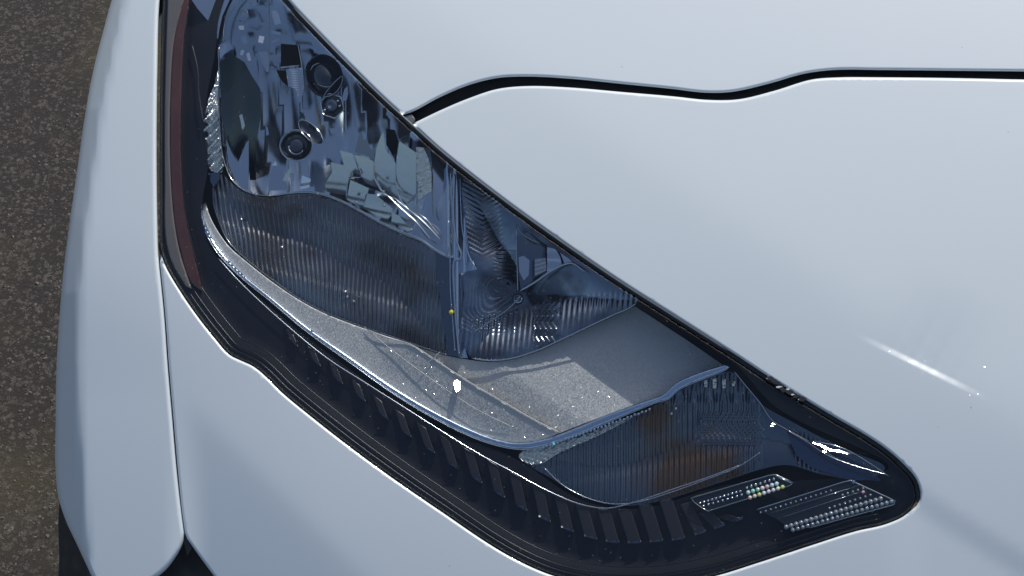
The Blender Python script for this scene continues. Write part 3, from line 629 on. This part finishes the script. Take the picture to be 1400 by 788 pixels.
disc('yellow_glint', 617, 427, [(3.4, 15), (2.6, 13), (.1, 12.2)], YEL, lamp, seg=16)  # a yellow glint shaped as a small coloured dot
disc('divider_stud', 617, 418, [(1.6, 15), (1.1, 13), (.1, 12.4)], CHROME, lamp, sy=2.4, seg=12)

# ---- right bowl with rippled areas
RRs = rs(sm(RR, 6), 6)
def rrd(x, y):
    d = 20 + 15 * sstep(dist([RRs], x, y) / 75)
    m1 = sstep((690 - x) / 12) * sstep((352 - y) / 14); d = d + m1 * .42 * np.sin((y - .0 + np.abs(x - 660) * .55) * math.tau / 6.5)
    m2 = sstep((x - 672) / 10) * sstep((708 - x) / 4) * sstep((y - 340) / 6) * sstep((388 - y) / 10); d = d + m2 * .4 * np.sin((y + .004 * (x - 690) ** 2) * math.tau / 5.4)
    rad = np.hypot(x - 690, (y - 392) * 1.3 + (x - 690) * .5) + 4 * np.sin(x / 9.0) + 3 * np.sin(y / 7.0); m3 = sstep((712 - x) / 8) * sstep((y - 372) / 14) * sstep((458 - y) / 6); d = d + m3 * .24 * np.sin(rad * math.tau / 6.3)
    c4 = 735 + (y - 450) * .3; zz = np.abs(((y - 405) / 9.0 + 40) % 2 - 1) * 7 * sstep((x - 725) / 10) * sstep((768 - x) / 10)
    m4 = sstep((y - (560 - .18 * x) + 15) / 12) * sstep((y - (905 - .72 * x) + 50) / 20); d = d + m4 * .42 * np.sin((x + zz + .1 * y) * math.tau / 7.2)
    return d
RIP = mat('rippled_chrome', (0.25, 0.285, 0.33), 0.15, 1.0, vary=(22, (0.10, 0.11, 0.13), .46, .58))
sheet('rippled_reflector', RRs, RIP, lamp, depth=rrd, step=1.5, sy=1.9, skirt=8)
tube('bowl_rim', RR[7:17], 18, .7, SMOKE, lamp)
fc([(706, 322), (722, 318), (748, 336), (746, 372), (728, 381), (712, 396), (708, 370)], 15, (.3, -.3, .8), DARKCH, curve=1)
fc([(709, 352), (716, 350), (724, 356), (723, 376), (716, 384), (710, 372)], 12.5, BLUE, SMOKE)
fc([(731, 354), (746, 353), (747, 370), (731, 378)], 12.5, BLUE, FACET, step=2, wob=lambda x, y: .15 * np.sin(y * 1.1 + x * .3))
fc([(748, 338), (760, 341), (766, 352), (768, 362), (758, 368), (748, 372)], 12, BLUE, CHROME, wob=lambda x, y: .25 * np.sin(y * .45))
fc([(766, 346), (778, 354), (784, 360), (772, 361)], 11, BLUE, CHROME)
tube('reflector_edge', [(706, 310), (707, 360), (708, 397)], 13, .5, SMOKE, lamp)
tube('reflector_edge', [(711, 398), (730, 387), (750, 373), (768, 363), (782, 360), (800, 372)], 12, .9, CHROME, lamp)
tube('reflector_edge', [(706, 306), (712, 318), (726, 328), (740, 332)], 12, .5, FACET, lamp)
tube('reflector_edge', [(646, 456), (670, 440), (700, 418), (712, 404)], 16, .6, FACET, lamp)
disc('small_bulb', 708, 409, [(8, 17), (7, 15), (6, 17), (4, 17.5), (2.5, 17), (.1, 17)], DARKCH, lamp, seg=24)
tube('bulb_ring', [(708 + 5.5 * math.cos(a), 409 + 5 * math.sin(a)) for a in np.linspace(-.6, 2.4, 7)], 12.5, .6, CHROME, lamp, step=2)

# ---- silver fascia of two faces meeting in a ridge
def ridge_y(x): return np.interp(x, [480, 561, 592, 622, 652, 692, 730, 766, 800], [420, 471, 490, 510, 529, 552, 574, 592, 606])
def f1d(x, y):
    up = dist([np.array(F1[1:18])], x, y)
    return 17 + 3.5 * np.clip(1 - dist([np.array([(561, 471), (592, 490), (622, 510), (652, 529), (692, 552), (730, 574), (766, 592), (730, 574), (692, 552), (652, 529), (622, 510), (592, 490)])], x, y) / 46, 0, 1) * -1 + .5 * np.sin(0 * x)
def f2d(x, y):
    d = np.maximum(y * 0, (x - 561) * .55 - (y - 471) * .83)          # distance up-right of the ridge
    return 24 - 2.0 * sstep(d / 42) + 0.075 * np.clip(d - 42, 0, 200)
sheet('fascia_strip', np.concatenate([line(F1[1:18], 7), line(F1[17:], 7)[1:], [(277, 290)], [(277, 280)]]), SILVER, lamp, depth=f1d, step=7, skirt=6, roll=1.6)
F2a = np.concatenate([line(F2[:10], 7), line(F2[9:13], 7)[1:], line(F2[12:19], 7)[1:], line(F2[18:] + [F2[0]], 7)[1:-1]])
sheet('fascia_face', F2a, SILVER, lamp, depth=f2d, step=7, skirt=8)
tube('fascia_ridge', [(500, 450)] + F2[18:][::-1][0:0] + [(530, 462), (561, 471), (592, 490), (622, 510), (652, 529), (692, 552), (730, 574), (766, 592)], [14.6] + [14] * 1 + [12.9] * 7, .45, SILVER, lamp)
tube('fascia_crease', [(497, 447), (540, 482), (600, 526), (652, 560), (700, 584)], [15.5, 13.6, 12.5, 12.2, 14], .3, SILVER, lamp)
tube('fascia_crease', [(602, 481), (590, 492), (576, 502)], [12.8, 12.2, 12.2], .3, SILVER, lamp)
facet('fascia_glint', sm([(622, 521), (627, 520.5), (629, 527), (628, 533), (624.5, 535.5), (621.5, 529)], 2), 11.2, SUN, CHROME, lamp, step=2, skirt=.6)
# sparkling grains in the lit plastic
vv = []; ff = []
for k in range(260):
    while True:
        x_ = random.uniform(430, 900); y_ = random.uniform(440, 605)
        if inside(np.array(F1), [x_], [y_])[0] or (inside(np.array(F2), [x_], [y_])[0] and y_ > 470 + (x_ - 700) * .36): break
    dd_ = (f1d if inside(np.array(F1), [x_], [y_])[0] else f2d)(np.array([x_]), np.array([y_]))[0] - .12
    p0 = at(x_, y_, dd_)[0]; v_ = CAM - p0; v_ /= np.linalg.norm(v_)
    s_ = SUN + rng.normal(0, .035, 3) if random.random() < .22 else np.array([random.gauss(0, .5), random.gauss(-.3, .4), 1])
    m_ = v_ + s_ / np.linalg.norm(s_); m_ /= np.linalg.norm(m_); a_ = np.cross(m_, [1, .3, .2]); a_ /= np.linalg.norm(a_); b_ = np.cross(m_, a_); q = random.uniform(.07, .19) / 1000
    i = len(vv); vv += [p0 + q * (a_ * c_ + b_ * s__) for c_, s__ in ((1, 0), (0, 1), (-1, 0), (0, -1))]; ff.append((i, i + 1, i + 2, i + 3))
build('fascia_sparkle', np.array(vv), ff, None, CHROME, lamp, kind='stuff')

# ---- blue-tinted chrome trim round the fascia
trim = np.concatenate([line(TO, 6), line(TI, 6)])
sheet('fascia_trim', trim, TRIM, lamp, depth=lambda x, y: 12.5 - 1.5 * sstep((x - 600) / 200), step=3, roll=3.2, skirt=12)
tube('trim_edge', TO[2:], [12.5] * 10 + [11.5] * (len(TO) - 12), .45, CHROME, lamp)
# sparkling highlights under the trim, shaped as added chrome beads
vv = []
for k in range(30):
    s_ = k / 29; x_ = 742 + 146 * s_; y_ = 612.5 - 52 * s_ + random.uniform(-.8, .8)
    disc('trim_sparkle', x_, y_, [(2.4, 12), (1.7, 10.6), (.1, 10.2)], random.choice([CHROME, CHROME, glint_tint('teal_sparkle', (.25, .75, .72)) if k == 3 else CHROME]), lamp, seg=8)
sheet('knurled_edge', rs(sm([(709, 624), (722, 613), (745, 611), (790, 598), (850, 574), (878, 563), (840, 585), (800, 604), (760, 622), (740, 634), (722, 634)], 3), 3), SPARK, lamp, depth=lambda x, y: 14 + .9 * np.sin(x * .8 + y * 1.1) + .6 * np.sin(x * .37 - y * .9), step=1.8, skirt=6)

TINTED = mat('dark_blue_chrome', (0.07, 0.095, 0.15), 0.2, 1.0, bump=(12, .04, .003))
# ---- turn signal bowl
TSs = rs(sm(TS, 6), 6)
def tsd(x, y):
    d = 16 + 9 * sstep(dist([TSs], x, y) / 80)
    zz = 9 * sstep((y - 560) / 18) * sstep((612 - y) / 12) * sstep((x - 950) / 10) * np.sin((y - 560) / 9.5)
    m = sstep((1050 - x) / 20) * sstep((y - 535) / 10); d = d + m * .7 * np.cos((x + zz) * math.tau / 7.3)
    d = d + sstep((1035 - x) / 10) * sstep((552 - y) / 6) * 1.0 * np.cos(x * math.tau / 11.5)
    d = d + sstep((x - 1085) / 8) * sstep((1125 - x) / 8) * .4 * np.cos(x * math.tau / 6)
    d = d + np.interp(y + .2 * x, [0, 765, 775, 812, 822, 860], [0, 0, -2, 1.5, -1, 0]) * m * .15
    return d
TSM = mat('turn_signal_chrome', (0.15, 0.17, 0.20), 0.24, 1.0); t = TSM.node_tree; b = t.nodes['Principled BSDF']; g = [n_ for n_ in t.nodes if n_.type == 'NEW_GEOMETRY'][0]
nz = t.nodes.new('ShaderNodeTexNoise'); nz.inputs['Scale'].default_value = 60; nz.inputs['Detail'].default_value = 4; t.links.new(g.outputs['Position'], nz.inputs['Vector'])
prev = None                                            # amber reflection painted into the chrome's colour, in soft spots
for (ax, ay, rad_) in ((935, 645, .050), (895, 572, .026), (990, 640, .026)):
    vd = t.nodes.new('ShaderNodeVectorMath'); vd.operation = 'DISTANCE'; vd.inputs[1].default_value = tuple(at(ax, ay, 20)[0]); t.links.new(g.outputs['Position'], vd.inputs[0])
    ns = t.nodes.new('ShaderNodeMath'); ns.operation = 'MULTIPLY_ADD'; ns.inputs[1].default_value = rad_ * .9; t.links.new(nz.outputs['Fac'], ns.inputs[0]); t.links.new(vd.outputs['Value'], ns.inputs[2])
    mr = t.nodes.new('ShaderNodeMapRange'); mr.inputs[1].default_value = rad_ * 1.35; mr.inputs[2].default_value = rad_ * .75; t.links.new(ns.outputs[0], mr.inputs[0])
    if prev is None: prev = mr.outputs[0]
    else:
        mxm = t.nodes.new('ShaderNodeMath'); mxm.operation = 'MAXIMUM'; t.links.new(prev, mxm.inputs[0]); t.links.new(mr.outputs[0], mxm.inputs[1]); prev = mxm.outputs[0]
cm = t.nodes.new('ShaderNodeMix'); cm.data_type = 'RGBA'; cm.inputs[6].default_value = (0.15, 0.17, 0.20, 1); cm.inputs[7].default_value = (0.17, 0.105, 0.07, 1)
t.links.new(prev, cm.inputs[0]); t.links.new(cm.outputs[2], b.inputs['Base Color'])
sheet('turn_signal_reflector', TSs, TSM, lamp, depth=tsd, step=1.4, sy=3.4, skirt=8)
ta = [(846, 652), (880, 626), (915, 618), (950, 632), (985, 630), (1012, 628), (1004, 642), (965, 660), (920, 676), (880, 682), (858, 672)]
0 and sheet('amber_reflector', rs(sm(ta, 6), 6), AMBER, lamp, depth=lambda x, y: tsd(x, y) * .0 + 19 + .7 * np.cos(x * math.tau / 7.3) + 6 * sstep((y - 600) / 70) - 6, step=1.4, sy=3.4, skirt=4)
tb = [(838, 582), (880, 566), (912, 552), (936, 548), (950, 556), (930, 566), (890, 576), (850, 590)]
0 and sheet('amber_reflector', rs(sm(tb, 5), 5), AMBER, lamp, depth=lambda x, y: 15 + .7 * np.sin(x * .5 + y * .7), step=2.4, skirt=4)
disc('turn_bulb', 930, 596, [(20, 31), (18, 29), (13, 27.5), (6, 27), (.1, 26.8)], BULBGL, lamp, sy=.7, rot=.2)
for (x_, w_, h_) in ((965, 2.3, 4), (977, 2.8, 6.5), (990, 2.6, 5.5), (1003, 2.4, 3)):
    fc([(x_ - w_, 525 - h_), (x_ + w_, 524 - h_), (x_ + w_ * .8, 525 + h_), (x_ - w_ * .8, 526 + h_)], 13, HOR, SPARK, step=2.5)
for (x_, y_) in ((918, 566), (924, 559), (988, 646), (993, 645), (1056, 580), (1128, 618)):
    disc('flute_bead', x_, y_, [(2.6, 14), (1.7, 11.8), (.1, 11.4)], CHROME, lamp, seg=10)
tube('turn_rim', [(1003, 507), (1020, 528), (1040, 552), (1056, 575), (1085, 592), (1120, 612), (1150, 632)], 12, .5, SMOKE, lamp)
tube('turn_rim', [(742, 638), (770, 664), (800, 680), (835, 689), (870, 687), (915, 674), (965, 656), (1010, 638), (1040, 618)], 13.5, .45, SMOKE, lamp)
fc([(1110, 605), (1122, 608.5), (1138, 614.5), (1160, 618.3), (1178, 618.2), (1190, 620.3), (1185, 622), (1176, 621), (1160, 620.8), (1136, 616.3), (1122, 610.5)], 7.0, SUN, CHROME, step=2, skirt=.6)  # white glint streak and spots: added mirror slivers aimed at the sun
fc([(1124, 614), (1130, 615), (1130, 619), (1125, 618)], 6.5, SUN, CHROME, step=2, skirt=.5)
fc([(1054, 578), (1059, 578), (1059, 583), (1054, 583)], 9, SUN, CHROME, step=2, skirt=.5)
fc([(1075, 590), (1112, 606), (1150, 624), (1190, 640), (1222, 652), (1200, 658), (1150, 652), (1110, 640), (1088, 622)], 12, (.25, -.2, .9), TINTED)
tube('lens_crease', [(1075, 588), (1100, 602), (1130, 622), (1165, 636), (1215, 650)], 5, .4, FACET, lamp)
tube('lens_crease', [(1110, 603), (1150, 612), (1190, 634), (1216, 652)], 5, .35, SMOKE, lamp)

SLAT = mat('dark_grey_slat_plastic', (0.022, 0.0215, 0.026), 0.3, 0, 0, .4, bump=(900, .2, .0005))
# ---- clear light guide along the lower edge and the row of slats
G1 = [(297, 352), (330, 388), (400, 452), (450, 492), (500, 524), (560, 562), (620, 600), (660, 624), (700, 645), (750, 672), (795, 690), (830, 695), (870, 686), (920, 669), (970, 652), (1012, 636)]
tube('light_guide', G1, 9.5, .55, SMOKE, lamp)
navy = np.concatenate([line(TO[4:13], 8), line([(x - 7, y + 9) for x, y in TO[4:13]], 8)[::-1]])
tops = [(395, 452), (425, 476), (455, 499), (485, 521), (515, 543), (545, 562), (575, 580), (607, 598), (640, 615), (672, 631), (703, 647), (735, 663), (765, 677), (795, 690), (825, 696), (853, 696), (882, 690), (910, 683), (937, 688), (962, 699), (985, 705)]
bots = [(402, 470), (433, 497), (463, 521), (494, 545), (525, 570), (556, 594), (588, 616), (620, 638), (652, 657), (683, 677), (713, 695), (745, 711), (776, 725), (808, 736), (838, 742), (868, 743), (898, 741), (928, 738), (958, 730), (985, 721), (1010, 712)]
for i, ((x1, y1), (x2, y2)) in enumerate(zip(tops, bots)):
    s_ = min(1, .35 + i * .07); hw = 9.3 * (.85 + .15 * s_) if i < 18 else 8
    tx, ty = (bots[min(i + 1, 20)][0] - bots[max(i - 1, 0)][0], bots[min(i + 1, 20)][1] - bots[max(i - 1, 0)][1]); l_ = math.hypot(tx, ty); tx, ty = tx / l_ * hw, ty / l_ * hw
    p_ = [(x1 - tx, y1 - ty), (x1 + tx, y1 + ty), (x2 + tx, y2 + ty), (x2 - tx, y2 - ty)]
    pr = rs(p_, 5)
    sheet('slat', pr, SLAT, lamp, depth=lambda x, y, a=(x1, y1), b_=(x2, y2): 10.5 - 2.2 * np.clip(((x - a[0]) * (b_[0] - a[0]) + (y - a[1]) * (b_[1] - a[1])) / ((b_[0] - a[0]) ** 2 + (b_[1] - a[1]) ** 2), 0, 1), step=6, roll=1.8, skirt=5)
    q0, q1 = (x2 - tx * .8, y2 - ty * .8), (x2 + tx * .75, y2 + ty * .75)
    facet('slat_end', [q0, ((q0[0] + q1[0]) / 2 + 1, (q0[1] + q1[1]) / 2 - 3.2 * s_), (q1[0], q1[1] - 5 * s_), q1], 8.0, (.1, -.5, .8), DARKCH, lamp, step=3, skirt=1.0)
# raised grooves running round the lower rim of the cover
for (d_, dep, r_, m_) in ((9, 2.6, .55, BLACK), (16, 3.2, .6, BLACK), (27, 6.2, .45, BLACK)):
    q = offset(LO, d_); q = cut(q, (262, 395) if d_ < 30 else (300, 440), (1200, 700) if d_ < 20 else (1160, 700))
    tube('rim_groove', q[::2], dep, r_, m_, lamp, smooth=True, step=8)

# ---- bead panels
def beads(name, rows, mat_, r, dep, parent):
    V = []; F = []
    for (a, b_, n_) in rows:
        for k in range(n_):
            s_ = k / max(n_ - 1, 1); x_ = a[0] + (b_[0] - a[0]) * s_; y_ = a[1] + (b_[1] - a[1]) * s_
            ring = []
            for (rr_, dd_) in ((r, dep), (r * .85, dep - r * .35), (r * .5, dep - r * .58), (.05, dep - r * .66)):
                an = np.arange(8) * math.tau / 8; P = at(x_ + rr_ * np.cos(an), y_ + rr_ * np.sin(an), dd_); ring.append(len(V)); V += list(P)
            for i in range(3):
                for j in range(8):
                    k2 = (j + 1) % 8; F.append((ring[i] + j, ring[i] + k2, ring[i + 1] + k2, ring[i + 1] + j))
    return build(name, np.array(V), F, None, mat_, parent)
PA = [(945, 681), (1052, 650), (1060, 649), (1084, 660), (1080, 664), (968, 699), (960, 695), (948, 686)]
PLATE = mat('dark_panel_plastic', (0.012, 0.014, 0.02), 0.25, 0, .5)
sheet('bead_panel', rs(PA, 5), PLATE, lamp, depth=6.2, step=5, roll=1.5, skirt=3)
tube('panel_frame', rs(PA, 6), 5.6, .5, FACET, lamp, smooth=False, closed=True)
tube('panel_corner', [(1058, 650), (1072, 656), (1083, 661)], 5.0, .9, CHROME, lamp, smooth=False)
beads('bead_row', [((957, 688), (1012, 672), 11), ((962, 692), (1014, 677), 9)], SMOKE, 2.2, 6.0, lamp)
beads('bead_row', [((1021, 667), (1058, 655), 7)], SMOKE, 2.4, 6.0, lamp)
cols = [(.55, .8, .78), (.35, .75, .6), (.3, .7, .45), (.8, .7, .65), (.75, .5, .55), (.55, .8, .78), (.6, .85, .85)], [(.85, .6, .5), (.85, .68, .5), (.75, .78, .25), (.8, .8, .8), (.8, .75, .78), (.85, .75, .7), (.85, .85, .6), (.7, .75, .2)]  # dispersed sun glints painted as bead colours
pm = {}
for row, (a, b_) in zip(cols, (((1023, 673.5), (1062, 661.5)), ((1025.5, 680.5), (1070, 666)))):
    for k, c in enumerate(row):
        if c not in pm: pm[c] = glint_tint('glint_bead_plastic', c)
        s_ = k / (len(row) - 1); disc('bead', a[0] + (b_[0] - a[0]) * s_, a[1] + (b_[1] - a[1]) * s_, [(3.1, 6), (2.7, 5), (1.6, 4.3), (.1, 4.1)], pm[c], lamp, seg=12)
PB = [(1034, 697), (1150, 660), (1163, 657), (1224, 685), (1222, 690), (1088, 727), (1080, 724), (1060, 709)]
sheet('bead_panel', rs(PB, 5), PLATE, lamp, depth=6.8, step=6, roll=1.5, skirt=3)
tube('panel_frame', rs(PB[:6], 6)[:-12], 6.2, .5, SMOKE, lamp, smooth=False)
for (a, b_) in (((1050, 703), (1180, 662)), ((1058, 711), (1190, 668))): tube('panel_line', [a, b_], 6.1, .5, SMOKE, lamp, smooth=False)
beads('bead_row', [((1040, 701), (1136, 671), 15)], CLEAR, 1.6, 6.4, lamp)
beads('bead_row', [((1152, 677), (1180, 668), 5), ((1134, 695), (1190, 677), 9)], CLEAR, 1.9, 6.4, lamp)
beads('bead_row', [((1075, 721), (1204, 682), 20)], CLEAR, 3.6, 6.4, lamp)
beads('bead_row', [((1084, 725), (1219, 686), 21)], CLEAR, 3.4, 6.4, lamp)
disc('panel_rivet', 1167, 659, [(3, 6), (2.2, 4.4), (.1, 4)], CHROME, lamp, seg=12)
disc('bead', 1180, 673, [(2.4, 6), (1.6, 5), (.1, 4.6)], glint_tint('pink_glint', (.8, .45, .5)), lamp, seg=12)

# ---- sun glints along the bumper's soft ridge, added as tiny facets aimed sunward
vv = []; ff = []
for k in range(7):
    s_ = random.gauss(.60, .16); x_ = 1160 + 190 * s_ + random.gauss(0, 5); y_ = 452 + 96 * s_ + random.gauss(0, 4) * (1 if k % 6 else 3)
    if k > 5: x_, y_ = random.uniform(1150, 1390), random.uniform(430, 560)
    p0 = at(x_, y_, -.02)[0]; v_ = CAM - p0; v_ /= np.linalg.norm(v_); m_ = v_ + SUN + rng.normal(0, .05, 3); m_ /= np.linalg.norm(m_)
    a_ = np.cross(m_, [0, 0, 1]); a_ /= np.linalg.norm(a_); b_ = np.cross(m_, a_); q = random.uniform(.10, .28) / 1000; l_ = random.uniform(1, 5)
    i = len(vv); vv += [p0 + q * (a_ * c_ * l_ + b_ * s__) for c_, s__ in ((1, 0), (.5, .8), (-.5, .8), (-1, 0), (-.5, -.8), (.5, -.8))]; ff.append(tuple(range(i, i + 6)))
build('paint_glints', np.array(vv), ff, None, mat('sun_glint', (.75, .78, .8), .35, .6), car, kind='stuff')
